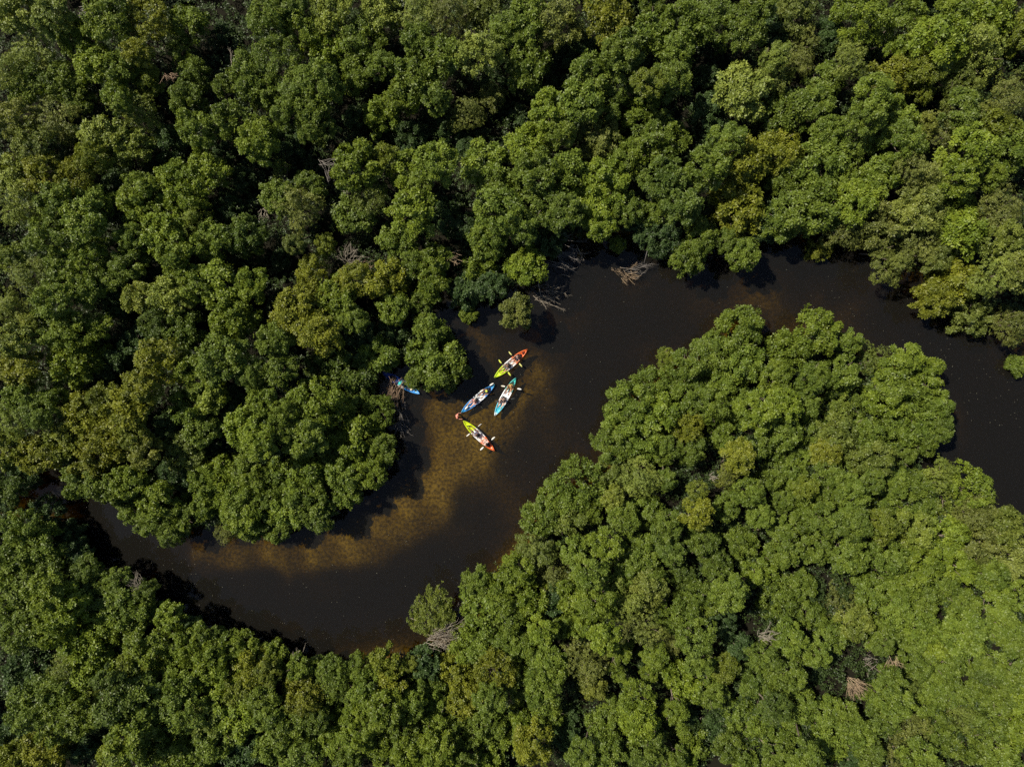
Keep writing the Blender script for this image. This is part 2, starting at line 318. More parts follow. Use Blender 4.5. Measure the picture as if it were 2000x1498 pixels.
CLUSTERS = """28 22 52 w|92 28 44 k
522 40 48 g|560 8 36 k
820 26 50 w|740 24 48 w
884 28 52 o|946 14 44 k
1094 40 54 o
1192 34 56 y
62 88 56 w|18 140 46 w
212 38 58 g|182 122 46 b|148 72 44 b
286 42 56 y|264 98 32 y
366 42 46 b|372 140 40 g|352 92 34 g
438 66 24 d
588 58 54 b|646 22 52 o|640 96 50 b
704 78 54 g|692 142 40 g|742 128 38 g|696 160 30 g
936 96 58 w
1030 36 52 g|1034 118 52 g|988 56 42 g
1136 96 42 d
1334 44 56 g|1262 70 50 g|1276 6 30 g
1400 40 46 k|1458 58 44 g|1484 8 40 g|1406 92 18 g
1512 58 42 d
1560 22 48 k|1566 74 44 o|1562 124 36 o
1622 66 34 d
1660 114 46 w
1694 88 30 d
1684 28 58 b|1764 42 48 g|1758 92 30 g
1838 76 58 b|1864 22 40 g
1914 96 72 w
1930 34 50 b|1984 58 46 y
60 168 44 g|124 160 40 g|152 190 34 g
238 136 44 g|226 192 40 g|290 158 36 y
488 150 56 g|542 120 56 g|512 178 44 g
626 154 52 g|578 168 42 g|606 214 42 g|560 212 38 g|636 244 28 k|598 262 22 g|626 272 18 g
812 148 54 g|862 106 46 g|818 82 44 k|850 190 36 k
966 158 34 d
1130 196 52 g|1156 150 50 g|1210 154 46 g|1216 98 44 g
1318 152 44 g|1322 104 42 g|1268 160 36 y
1378 150 30 d
1448 178 60 w|1504 154 48 o|1512 112 34 g
1536 222 56 g|1612 160 48 g|1592 200 42 g
1750 150 56 y|1810 128 40 g|1808 176 26 b
1880 214 48 g|1884 166 44 o
1976 190 50 o
112 232 52 o|32 232 48 y|62 282 46 g
268 222 56 w|200 262 48 w|256 284 44 g
324 276 44 d
446 236 50 g|382 246 46 b|366 196 44 g|436 168 26 g
494 272 44 b|506 254 40 b
558 276 42 d
692 228 32 d
784 186 44 b|742 220 44 g
800 262 42 d
876 254 34 d|910 290 26 d
914 222 44 o|960 190 30 o
1010 230 30 d
1076 218 46 b|1038 276 44 b|1096 256 34 g
1164 266 52 o
1292 262 60 g|1246 210 50 b|1184 214 34 k
1384 222 40 d
1774 276 48 g|1708 186 44 b|1752 226 44 b|1700 222 40 g
1852 256 52 o|1804 244 32 y
1982 290 54 g|1950 246 44 y
124 280 40 d
82 336 48 y|150 346 46 y|170 310 40 g
222 352 34 d
404 336 48 b
466 350 34 d|446 404 34 d|436 300 30 d
700 320 58 b|754 306 36 y
806 406 56 b|796 328 48 b|856 318 48 g|822 356 30 b
944 318 54 b|996 360 52 g|964 366 40 g
1184 352 48 b|1232 304 44 g
1390 326 50 g|1420 276 40 g
1456 308 56 y|1526 292 52 y
1602 316 56 g|1678 270 50 g|1616 256 38 g
1896 286 52 b|1884 346 46 b|1940 342 30 b
26 404 56 w|18 334 48 w
98 462 58 g|112 400 48 g|164 430 48 b|180 388 46 g
278 392 54 b|346 388 52 b|340 350 44 g|272 366 42 g
540 380 40 g|602 366 36 g|540 402 34 g|546 328 24 o
586 410 56 o|574 476 26 k
692 416 48 g|724 384 44 o
868 424 40 d|912 448 38 d
972 410 60 g|1018 436 44 k
1104 336 50 g|1044 336 48 g|1056 404 48 g|1104 412 40 k
1168 392 56 b|1172 438 36 b
1226 404 38 g|1284 412 38 g
1302 344 48 k|1336 396 42 k|1350 352 30 k
1436 402 66 y
1594 408 60 g|1530 430 48 g|1536 352 42 g
1714 348 48 g|1652 362 44 b|1670 392 44 b
1816 356 54 o|1790 410 54 w|1778 322 36 o
1882 448 52 b|1862 398 48 b
1950 414 56 o|1962 466 46 b
178 494 42 b|252 514 42 g|254 462 36 g|216 542 36 g
316 458 54 b|342 500 46 g|374 436 44 w
470 452 48 k|414 474 46 b
548 508 24 d
776 462 44 g|798 516 44 g|852 506 44 b|842 554 40 b
952 468 46 g|934 522 44 b
1026 520 44 b
1066 466 46 d
1206 478 18 b
1304 464 44 d|1258 446 36 d
1372 464 44 b|1350 502 40 g|1456 498 38 g|1422 466 26 g
1500 440 40 d
1602 484 28 y
1724 444 54 o|1650 448 50 o|1738 508 46 w
1796 470 52 o|1826 500 34 k
58 540 48 w|14 506 38 g
104 588 44 g|120 522 40 g|160 558 40 g
226 590 38 d
328 574 48 w|268 580 40 y
430 562 60 b|446 628 54 g|380 552 42 b|490 556 40 b
682 548 44 y|610 534 42 y|632 476 26 g
652 580 50 b|688 624 36 g
752 546 54 y
908 566 42 d|958 562 38 d
1870 552 56 y|1826 582 42 y
1940 540 50 w|1992 530 44 o
20 600 46 w|24 668 42 w|66 632 36 y
142 702 62 b|146 642 48 g|106 648 44 g|196 640 28 b
352 642 46 k|304 628 40 k
584 604 62 y|628 652 50 y
704 656 40 d|768 646 36 d
768 602 40 b|838 640 36 g|818 588 30 g
914 612 24 b
1010 612 42 o
1598 646 54 b|1540 680 52 g
1976 636 52 o|1906 616 46 k
38 724 50 y
214 712 48 d|262 676 42 d
320 708 62 y|274 752 36 y|284 764 34 y
378 722 48 b|410 770 46 w
436 700 52 g|484 730 40 g|528 662 40 g|550 726 36 g|444 720 20 b
690 726 52 k|632 714 50 k
738 700 46 g|700 776 44 g|738 806 42 g
850 690 72 g|870 722 50 g|812 738 25 g
1342 718 46 g|1340 782 44 g|1304 700 26 y
1442 646 58 b|1462 712 50 g|1398 694 48 g|1398 750 44 g
1588 736 48 g|1576 784 42 g
1640 732 52 g|1708 702 46 o|1664 668 32 g
1738 744 52 g|1736 776 50 b|1812 736 46 b|1772 694 40 b
1992 716 26 g
18 812 52 w|40 772 42 g|74 806 40 k|104 780 32 g
160 812 48 y|196 782 36 k
246 804 56 y|218 852 50 y|282 882 36 o|262 852 34 k
330 836 40 d
376 796 54 g|366 880 50 o|394 836 42 g
446 786 40 d
482 838 50 b|514 792 40 k|500 858 36 b|504 868 36 b|552 812 34 g|550 836 28 k
620 786 60 b|584 852 46 g
1238 786 54 g|1284 750 52 g|1296 804 50 b
1346 836 42 y
1384 792 54 b|1434 794 46 g|1410 846 42 g
1484 802 54 b|1530 788 50 b|1516 740 48 b
1632 788 56 w|1636 850 50 o|1688 846 50 g|1682 782 46 g
1796 836 46 g|1788 782 44 g|1834 792 40 g|1810 862 36 g|1834 838 34 k
70 882 50 y|16 876 40 g
176 900 50 y|128 862 44 g
416 892 26 d
518 884 50 d
686 850 66 b|696 892 42 b|744 880 40 g|720 926 34 b
1252 862 54 g|1214 826 48 g|1196 872 44 g
1350 880 42 g|1300 880 40 g|1300 940 30 k
1438 890 46 y|1420 928 42 o
1530 842 52 b|1486 868 48 b|1514 894 48 b|1564 880 46 b|1584 840 46 g
1612 882 44 y
1706 894 62 o|1740 836 58 b|1768 888 36 b
12 980 26 d
24 956 34 k
202 952 44 g|150 940 42 g
304 976 48 b|252 938 40 b
338 926 38 d
436 928 46 b|456 980 46 g|484 930 42 b|398 940 38 k|510 960 38 k|470 1012 36 b|400 990 30 k
566 986 50 b|604 978 46 g|538 926 38 g|620 1006 36 k|575 950 30 k
598 920 50 b|636 914 42 g|672 928 40 g|676 964 36 g|646 888 34 k
1132 950 62 g
1252 934 60 w|1192 920 44 k|1196 970 34 y
1370 1004 48 y|1362 956 30 b
1460 962 48 g|1416 990 44 g
1504 934 46 b|1548 928 44 g|1526 972 42 b
1574 980 50 b|1616 1020 50 g|1568 1018 44 g|1574 956 36 y
1620 928 44 g|1620 972 44 b|1660 900 38 k|1652 946 36 b
1786 986 54 g|1724 984 52 b|1748 946 42 g|1800 940 42 g|1700 938 36 g
1892 950 54 w|1846 986 54 w|1844 930 44 o
84 1008 42 d|128 1046 36 d|140 1084 38 d
356 1006 46 g|292 1018 40 g|262 988 38 g|334 1036 36 g
438 1036 30 o
506 1012 44 g|540 1030 34 g|494 1036 26 g
1052 1010 48 g|1108 1016 48 o|1086 976 46 g
1188 1066 50 b|1216 1010 42 k|1156 1006 36 b
1264 1004 48 g|1302 1030 48 g
1452 1062 50 b|1484 1110 50 b|1516 1026 42 g|1482 1006 36 b
1664 1082 56 b|1600 1074 52 b
1668 976 50 g|1670 1024 48 b|1728 1030 48 y
1798 1100 60 w|1850 1044 58 w|1786 1040 56 o|1868 1106 50 w
1916 1062 62 o|1976 1086 58 w|1908 1000 54 o|1960 1030 52 w
56 1146 50 g|36 1036 46 g|70 1066 46 g|24 1092 46 g|96 1112 42 k
188 1166 44 k|176 1136 40 b|168 1112 32 g
984 1150 60 b|1030 1170 58 b|988 1200 52 k|1012 1112 48 b
1082 1118 60 o|1044 1072 50 k
1150 1122 48 g|1120 1070 44 g
1250 1076 48 g|1272 1128 46 g|1212 1128 44 g
1370 1058 50 g|1400 1102 48 b|1330 1120 44 k|1312 1076 42 k
1520 1170 62 b|1534 1076 54 g|1560 1140 46 g
1700 1150 54 g|1732 1090 52 g|1756 1136 50 b
1840 1140 50 b|1880 1180 50 b
1930 1120 56 b|1940 1170 52 w|1984 1160 46 b
70 1224 52 g|14 1170 50 b|20 1236 44 g
120 1190 50 b|84 1160 46 b|96 1228 40 b|130 1252 26 g
146 1180 36 d
260 1208 46 g|236 1176 40 g|222 1136 32 g|276 1154 30 g|290 1194 30 g
368 1228 26 d
946 1190 60 g|948 1252 56 g|908 1262 46 b|930 1142 34 g
1080 1170 44 d
1060 1234 38 b|1134 1220 38 g|1096 1222 36 k
1120 1160 50 b|1168 1180 50 b
1220 1178 62 w|1272 1150 56 o
1262 1230 54 w|1310 1250 42 o|1210 1238 36 o
1324 1200 56 g|1356 1240 54 g
1370 1170 56 b|1426 1160 52 g
1412 1214 42 d|1440 1262 42 d
1538 1240 52 b|1580 1200 48 b|1620 1240 44 b
1640 1170 66 o|1668 1220 50 w
1720 1240 56 b|1798 1226 56 b|1800 1170 48 g|1752 1190 46 g
50 1310 56 d
160 1262 56 b|182 1310 48 g|196 1214 44 b|214 1240 30 b
232 1264 44 d
330 1206 33 b|322 1290 46 k|366 1264 44 b|286 1266 44 b
434 1264 40 g|392 1240 33 g
478 1268 36 b|530 1284 34 b
648 1310 42 g|660 1340 52 g|620 1320 38 g|582 1306 34 b
758 1292 48 b|768 1334 50 y|802 1296 26 g
832 1294 40 d
1036 1262 54 g|1060 1344 54 g|1014 1330 50 g|1000 1256 44 g|1082 1300 44 g
1136 1290 66 o|1156 1340 40 y
1178 1240 44 b|1210 1266 36 b|1206 1312 26 g
1390 1350 48 g|1366 1294 46 g|1412 1302 44 y
1546 1320 50 g|1492 1280 46 g|1560 1270 46 g|1500 1330 44 g|1596 1280 42 g
1590 1312 30 d
1790 1284 52 b|1800 1370 48 b|1850 1292 44 b|1812 1326 44 b
1836 1250 54 w
1886 1240 60 b|1980 1240 52 b|1950 1216 48 g|1910 1286 44 g|1930 1310 44 k
56 1376 58 g|114 1414 50 b|110 1370 48 g|160 1400 44 b
176 1366 60 w|132 1304 44 w
270 1370 56 g|258 1310 50 y|226 1372 48 k|210 1330 34 k
316 1352 36 d
358 1390 52 g|350 1340 42 g
462 1392 56 b|440 1324 48 b|410 1292 44 b
492 1308 50 y|466 1350 36 k|518 1316 34 k
590 1360 60 y
716 1344 48 g|704 1302 40 b
820 1330 46 k|846 1362 46 g|850 1408 46 b|800 1382 44 g|794 1426 44 g
968 1310 60 y|892 1308 58 y|914 1364 52 y
950 1420 52 g|958 1372 44 g
1248 1410 52 b|1246 1364 50 b
1306 1306 50 b|1340 1340 50 b|1318 1390 36 g|1278 1280 34 g|1266 1318 24 b
1470 1330 50 k|1506 1380 48 k
1760 1330 54 o|1738 1326 44 g|1716 1366 46 g|1724 1262 30 g
1750 1372 50 b|1726 1400 46 g
1880 1400 52 o|1856 1350 46 g|1900 1350 44 g
1986 1300 56 b|1950 1356 54 b
30 1430 46 d
90 1462 50 y|20 1476 40 g
150 1456 38 d
246 1440 50 b|224 1480 40 y
300 1458 52 g|348 1470 50 b|300 1410 44 g
424 1440 50 g|398 1400 48 w|396 1468 44 g
470 1460 48 d
566 1422 52 b|590 1478 46 g|514 1370 36 b|524 1396 36 g|530 1460 34 g
654 1384 46 g|642 1440 44 b|680 1478 42 g|620 1404 40 k
748 1392 54 b|740 1450 54 g|696 1440 48 b|700 1390 44 b
850 1464 52 b|800 1478 50 b
896 1432 50 g|908 1482 48 g|960 1476 48 b
1024 1400 50 b|994 1430 48 g|1080 1400 40 k
1040 1462 60 y
1106 1440 40 d|1110 1390 36 d
1188 1470 50 g|1180 1420 50 g|1136 1470 40 g|1204 1390 40 g
1350 1450 62 b|1262 1460 56 g|1320 1482 36 g
1390 1420 44 d|1340 1400 30 d
1480 1420 54 g|1440 1390 52 g|1520 1482 48 g|1420 1450 46 g|1530 1430 46 g|1450 1480 44 g
1620 1440 62 b|1560 1376 52 b|1610 1386 48 b|1576 1478 46 b
1650 1400 48 g|1680 1430 44 g|1700 1476 42 k
1780 1420 56 o|1750 1470 56 o
1800 1482 56 b|1850 1450 52 b|1830 1420 48 g
1900 1460 58 g|1930 1410 56 g|1960 1484 52 b
1980 1430 54 w|1990 1370 40 w
1660 1484 34 d
10 940 34 d
52 936 30 d
"""  # final two low dark trees are added to shade the narrow western channel
NAMES = {'g': 'mid green', 'k': 'dark green', 'b': 'bright green', 'y': 'yellow-olive', 'o': 'greyish olive', 'w': 'pale green', 'd': 'low shade-darkened green'}
def zone(px, py, s):
    edge = s > -3.2
    if 560 < py < 1065 and px < 800 and py > 600+(300-px)*.3*(px < 300):
        z = 'inside the western bend'
    elif 580 < py < 1010 and px > 1150 and s > -60 and py > 590: z = 'on the eastern wooded point'
    elif py < 740: z = 'of the upper forest'
    elif px < 620: z = 'of the lower western bank'
    elif px < 1150: z = 'of the lower middle bank'
    else: z = 'of the lower eastern forest'
    return ('over the water ' if edge else '')+z.replace('of the', 'in the')
used = set()
def place_tree(clumps, ti):
    rr = random.Random(1000+ti)
    A = sum(c[2]**2 for c in clumps)
    cx = sum(c[0]*c[2]**2 for c in clumps)/A; cy = sum(c[1]*c[2]**2 for c in clumps)/A
    low = clumps[0][3] == 'd'
    s = float(signed([tuple(W(cx, cy))[:2]])[0])
    lower = (cy > 1000 and cx > 560) or (cx > 1150 and cy > 590)
    h = 3.0+rr.random()*.6 if low else (4.0+rr.random()*3.2 if lower else 4.9+rr.random()*3.4)
    if lower: h += .3*(rr.random() < .2)
    if s > -2.6 and not low and cx > 260: h = (3.2 if s > -4.2 and cy < 1100 and cx < 950 else 3.9)+rr.random()*.5
    elif s > -5.5 and not low: h = min(h, 4.2 if cy < 1100 and 300 < cx < 950 else 4.9)
    if clumps[0][:2] == (850.0, 690.0): h = 3.7
    if math.hypot(cx-735, cy-725) < 85: h = min(h, 3.0)
    if A < 1000: h = 1.7
    main = {}
    for c in clumps: main[c[3]] = main.get(c[3], 0)+c[2]**2
    dom = max(main, key=main.get)
    if cx > 1350 and cy > 840: clumps = [(a, b_, c, {'b': 'g', 'w': 'b'}.get(d, d)) if ((int(a)*7+int(b_)) % 10) < 7 else (a, b_, c, d) for a, b_, c, d in clumps]; dom = {'b': 'g', 'w': 'b'}.get(dom, dom)
    size = 'broad' if A > 7200 else ('medium-sized' if A > 3200 else ('small' if A > 1300 else 'tiny'))
    parts_n = {1: 'single-domed', 2: 'twin-domed', 3: 'three-domed'}.get(len(clumps), 'many-domed')
    px, py = int(round(cx/20)), int(round(cy/14.98))
    px, py = max(0, min(100, px)), max(0, min(100, py))
    lab = '%s %s mangrove %s, %d%% across, %d%% down' % (size, NAMES[dom], zone(cx, cy, s), px, py)
    base_p = W(cx, cy, h*.7); gzb = float(bed_depth(np.array([base_p.x]), np.array([base_p.y]))[0])
    t = empty('mangrove_tree', (base_p.x, base_p.y, gzb), 0, lab, 'tree', 'mangrove trees of the river forest')
    tr = MB(); top = []
    for ci, (x, y, r, k) in enumerate(clumps):
        hz = h*((.70+.42*rr.random()) if lower else (.78+.34*rr.random())) if ci else h
        if not low and r < 32: hz *= .86
        if lower and s < -4 and len(clumps) > 1 and ((int(x)*13+int(y)*7) % 10) < 3: hz = h*.58
        if r < 22: hz = min(hz, 2.8)
        rm = r*S*(H-hz*.8)/H
        if k in 'ow' and rr.random() < .6: me = rr.choice(FINES)
        elif lower: me = rr.choice(FLATS if rr.random() < .12 else DOMES)
        else: me = rr.choice(DOMES if rr.random() < .75 else FLATS)
        p = W(x, y, hz-.5*rm)
        o = bpy.data.objects.new('crown', me); link(o, t)
        sc_ = rm/2.4*(((.80 if cx > 1350 and cy > 840 else .86) if s < -3.2 else .97) if lower else (.99 if cx < 1050 and cy < 780 else 1.05))
        o.location = (p.x-base_p.x, p.y-base_p.y, hz-gzb)
        zs = 1.05+(.3*rr.random() if not lower else .35*rr.random())
        o.rotation_euler = (rr.uniform(-.12, .12), rr.uniform(-.12, .12), rr.uniform(0, 6.28)); 
        o.scale = (sc_*rr.uniform(.93, 1.07), sc_*rr.uniform(.93, 1.07), sc_*zs)
        c1, c2 = TONE[dom], TONE[k]; v = rr.uniform(.86, 1.14)
        o.color = tuple((a*.55+b_*.45)*v for a, b_ in zip(c1, c2))+(1,)
        top.append((p.x-base_p.x, p.y-base_p.y, max(.6, hz-gzb-rm*.55), rm))
    for (x, y, z, rm) in top:
        q = Vector((x*.25, y*.25, 0)); e = Vector((x, y, z))
        mid = q.lerp(e, .5)+Vector((rr.uniform(-.2, .2), rr.uniform(-.2, .2), 0))
        tr.tube([q-Vector((0, 0, .3)), mid, e], [.10, .075, .045], 6)
        for k in range(4):
            a = rr.uniform(0, 6.28); f = e+Vector((math.cos(a)*rm*.6, math.sin(a)*rm*.6, rr.uniform(-.1, .35)*rm))
            tr.tube([mid.lerp(e, .3), mid.lerp(f, .6), f], [.05, .035, .012], 4)
    for k in range(4):
        a = rr.uniform(0, 6.28); d = rr.uniform(.5, .9)*(.4 if A < 1300 else 1)
        tr.tube([(math.cos(a)*d, math.sin(a)*d, -.35), (math.cos(a)*d*.7, math.sin(a)*d*.7, .25), (0, 0, .7)], [.03, .035, .04], 4)
    tr.build('trunk', BARK, t)
    return t
ti = 0
for line in CLUSTERS.split('\n'):
    if not line.strip(): continue
    cl = []
    for e in line.split('|'):
        a, b_, c, d = e.split(); cl.append((float(a), float(b_), float(c), d))
    place_tree(cl, ti); ti += 1
# ------------------------------------------------------------------ undergrowth between the trees
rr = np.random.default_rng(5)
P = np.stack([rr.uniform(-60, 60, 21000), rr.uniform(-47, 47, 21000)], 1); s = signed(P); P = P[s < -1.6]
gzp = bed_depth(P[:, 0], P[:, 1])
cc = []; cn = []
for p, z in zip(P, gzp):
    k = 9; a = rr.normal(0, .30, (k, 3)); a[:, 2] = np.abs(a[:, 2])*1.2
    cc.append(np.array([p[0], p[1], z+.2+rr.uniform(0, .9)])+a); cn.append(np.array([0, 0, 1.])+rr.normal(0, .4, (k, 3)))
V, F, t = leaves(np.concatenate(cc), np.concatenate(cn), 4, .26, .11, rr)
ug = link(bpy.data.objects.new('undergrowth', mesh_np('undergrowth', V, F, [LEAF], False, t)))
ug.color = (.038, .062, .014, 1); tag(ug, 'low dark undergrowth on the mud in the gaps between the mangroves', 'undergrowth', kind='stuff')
# forest going on beyond the frame
V_, F_, T_ = [], [], []; off = 0; rr = np.random.default_rng(21)
for i in range(400):
    while True:
        x, y = rr.uniform(-66, 66), rr.uniform(-53, 53)
        if (abs(x) > 50 or abs(y) > 37.6) and signed([(x, y)])[0] < -2.0: break
    R0 = rr.uniform(2.0, 2.9); lob = [(c*R0+np.array([x, y, rr.uniform(4.2, 5.6)]), r*R0, rz*R0) for c, r, rz in dome_lobes(8, .8, rr, .62, (.34, .5))]
    p, q, t = crown_points(lob, 11, rr); v, f, t = leaves(p, q, 5, .34, .17, rr, t)
    V_.append(v); F_.append(f+off); T_.append(t); off += len(v)
fc = link(bpy.data.objects.new('far_forest', mesh_np('far_forest', np.concatenate(V_), np.concatenate(F_), [LEAF], False, np.concatenate(T_))))
fc.color = TONE['g']+(1,); tag(fc, 'mangrove forest going on beyond the edges of the view', 'forest', kind='stuff')
# ------------------------------------------------------------------ bare dead branches
def brush(label, px, py, z, aim, spread, n, ln, m, seed, name='dead_branches', cat='dead branches', rise=.35, stem=None, rad=.022, twigs=5, group='dead branches along the river and in the canopy gaps'):
    """n main rods leave the foot towards aim (degrees, photo plane), each with side twigs"""
    r_ = random.Random(seed); g = MB()
    for i in range(int(n*.62)):
        a = R(aim+r_.uniform(-spread, spread)); el = rise*r_.uniform(.1, 1.4); L_ = ln*r_.uniform(.55, 1.1)
        d = Vector((math.cos(a)*math.cos(el), math.sin(a)*math.cos(el), math.sin(el)))
        f = Vector((r_.uniform(-.4, .4), r_.uniform(-.4, .4), r_.uniform(-.05, .1)))*ln*1.15
        side = d.orthogonal().normalized(); bend = Vector((r_.uniform(-1, 1), r_.uniform(-1, 1), r_.uniform(-.6, .8)))*L_*.22
        P = [f, f+d*L_*.35+bend*.5, f+d*L_*.7+bend, f+d*L_+bend*.6]
        g.tube(P, [rad, rad*.8, rad*.55, rad*.25], 4)
        for k in range(twigs):
            t = r_.uniform(.25, .95); q = f+d*L_*t+bend*min(1, t*1.3)
            e = (d+Vector((r_.uniform(-1, 1), r_.uniform(-1, 1), r_.uniform(-.5, .9)))*.85).normalized()
            l2 = L_*r_.uniform(.18, .42)*(1.1-t*.5)
            q2 = q+e*l2*.5+Vector((r_.uniform(-1, 1), r_.uniform(-1, 1), 0))*l2*.1; q3 = q+e*l2
            g.tube([q, q2, q3], [rad*.5, rad*.38, rad*.15], 3)
            if r_.random() < .6:
                e2 = (e+Vector((r_.uniform(-1, 1), r_.uniform(-1, 1), r_.uniform(-.5, .7)))).normalized()
                g.tube([q2, q2+e2*l2*.45], [rad*.32, rad*.12], 3)
    if stem:
        g.tube([Vector(p) for p in stem], [rad*1.9]+[rad*1.5]*(len(stem)-1), 5)
    p = W(px, py, z)
    o = g.build(name, m); o.location = p
    return tag(o, label, cat, group)
brush('pale grey-brown fan of dead twigs beside the round olive bush in the river', 1056, 578, .25, -28, 42, 34, 1.9, DEAD, 1, stem=[(-.35, 1.7, .9), (-.2, .9, .6), (0, 0, .1)], twigs=6, rise=.25)
brush('tangled brownish dead bush standing in the river under the far bank', 1222, 536, .1, 0, 180, 46, 1.15, DEADTAN, 2, name='dead_bush', cat='dead bush', twigs=7, rise=.7)
brush('grey dead boughs trailing east from the tangled dead bush', 1228, 528, .15, 18, 26, 12, 2.1, DEADGREY, 3, twigs=5, stem=[(2.0, 3.4, 2.2), (1.6, 1.8, 1.2), (1.4, .6, .5)], rise=.3)
brush('dim grey spray of dead boughs reaching from the far bank over shaded water', 1080, 484, 1.6, -14, 24, 20, 2.9, DEADGREY, 4, twigs=6, rise=-.1)
brush('bare pale bough drooping to the shaded water below the grey spray', 1106, 490, .9, -52, 12, 3, 2.4, DEAD, 5, twigs=5, rad=.04, rise=-.3)
brush('small forked driftwood branch lying on the shaded water', 1100, 525, .06, -35, 24, 4, 1.25, DEAD, 6, name='driftwood_branch', cat='driftwood', twigs=3, rad=.035, rise=.1)
brush('thin dead stick lying level on dark water west of the forked driftwood', 1056, 518, .06, 178, 4, 2, 1.3, DEADGREY, 7, name='driftwood_branch', cat='driftwood', twigs=2, rise=.05)
brush('brown dead brush hanging to the water beside the stranded blue kayak', 775, 750, 1.0, -104, 34, 60, 1.75, DEADBROWN, 8, twigs=7, rise=-.35)
brush('shaded grey roots trailing in the water below the brown dead brush', 782, 795, .25, -70, 40, 22, 1.5, DEADGREY, 9, twigs=4, rise=-.1)
brush('shaded grey dead roots under the canopy edge of the inner bend', 784, 832, .3, -80, 45, 16, 1.2, DEADGREY, 10, twigs=4, rise=0)
brush('bleached heap of dead twigs at the foot of the leaning tree', 846, 1246, 2.0, 20, 34, 80, 2.0, DEAD, 11, twigs=7, rise=.3)
brush('thin grey twigs behind the crown of the leaning tree', 893, 1196, 1.4, 70, 30, 22, 1.6, DEADGREY, 12, twigs=6, rise=.5)
brush('silvery arch of dead twigs in a canopy gap of the upper forest', 682, 508, 3.4, 60, 95, 44, 1.3, DEAD, 13, twigs=6, rise=.3)
brush('brown dead twigs beside the silvery arch in the upper forest gap', 708, 520, 3.0, 30, 80, 26, 1.1, DEADBROWN, 14, twigs=6, rise=.3)
brush('small tan patch of dead twigs above the far bank near the bay', 886, 502, 3.2, -60, 80, 24, .8, DEADTAN, 15, twigs=5)
brush('bleached dead branches fanning out at a gap in the lower eastern forest', 1490, 1242, 4.6, 20, 60, 34, 1.15, DEAD, 16, twigs=6)
brush('largest tan heap of dead branches in the lower eastern gap', 1664, 1332, 4.2, -55, 48, 80, 1.2, DEADTAN, 17, twigs=7, rise=.3)
brush('small tan dead branches just above the largest tan heap', 1744, 1288, 5.0, -80, 70, 26, .95, DEADTAN, 18, twigs=6)
brush('pale dead sprigs between the two tan heaps of the eastern gap', 1706, 1290, 5.2, 160, 60, 20, .9, DEAD, 19, twigs=6)
brush('bare grey twigs in the dark gap at the top left corner', 165, 26, 5.0, -50, 50, 40, 2.0, DEADGREY, 20, twigs=7, rise=.3)
brush('pale grey dead sprays on the lower western bank at the river narrows', 272, 1144, 3.8, 150, 80, 36, 1.1, DEAD, 21, twigs=7)
brush('small white dead twig tip on the eastern wooded point', 1390, 934, 4.2, 60, 100, 20, .6, DEAD, 22, twigs=5)
brush('reddish brown dead twigs in the upper western canopy', 328, 150, 5.6, -60, 60, 24, .9, DEADBROWN, 23, twigs=6)
brush('bare grey boughs in the dark gap left of the upper middle crowns', 634, 330, 2.8, -30, 60, 30, 1.9, DEADGREY, 24, twigs=6, rise=.2)
brush('tiny pale dead tuft beneath the grey boughs of the upper middle gap', 676, 368, 4.8, 0, 120, 18, .7, DEAD, 25, twigs=5)
brush('small pink-grey dead twigs at the dark gap west of the upper bay', 514, 412, 3.4, -90, 70, 20, .7, DEAD, 26, twigs=5)
brush('single white snag at the dip of the lower bank', 588, 1280, 3.0, 100, 40, 10, .9, DEAD, 27, name='dead_snag', cat='dead snag', twigs=5)
brush('small pale dead twigs in the top western forest gap', 458, 114, 3.5, 0, 120, 18, .8, DEAD, 28, twigs=5)
# ------------------------------------------------------------------ the leaning tree with its plumes
rr = np.random.default_rng(77); PP, QQ, TT = [], [], []
foot = W(872, 1236, .8); fr_ = (foot.x, foot.y, .2)
lt = empty('leaning_tree', fr_, 0, 'leaning feathery green tree fallen out over the water above bleached twigs', 'tree', 'mangrove trees of the river forest')
tb = MB(); lob = []
for (x, y, z, w) in [(858,1148,3.4,.62),(838,1152,3.6,.6),(850,1170,3.5,.75),(818,1172,3.2,.62),(806,1192,2.8,.6),(832,1196,3.4,.75),(872,1172,3.0,.6),(808,1222,2.3,.58),(826,1226,2.6,.62),(850,1212,2.8,.62),(862,1192,3.0,.6),(800,1206,2.4,.5),(884,1200,2.3,.5)]:
    p = W(x, y, z)-Vector(fr_); d = Vector((p.x, p.y, p.z*.6)).normalized()
    for k in range(3):
        lob.append((np.array(p-d*.5*k), w*(.62+.10*k), w*.6))
    tb.tube([(0, 0, -.4), p*.45+Vector((0, 0, .2)), p], [.07, .05, .02], 5)
P, Q, T = crown_points(lob, 62, rr); V, F, t = leaves(P, Q+np.array([-.4, .5, 0]), 5, .19, .07, rr, T, flat=.9)
cr = link(bpy.data.objects.new('crown', mesh_np('crown_plumes', V, F, [LEAF], False, t)), lt); cr.color = (.125, .155, .020, 1)
tb.build('trunk', DEAD, lt)
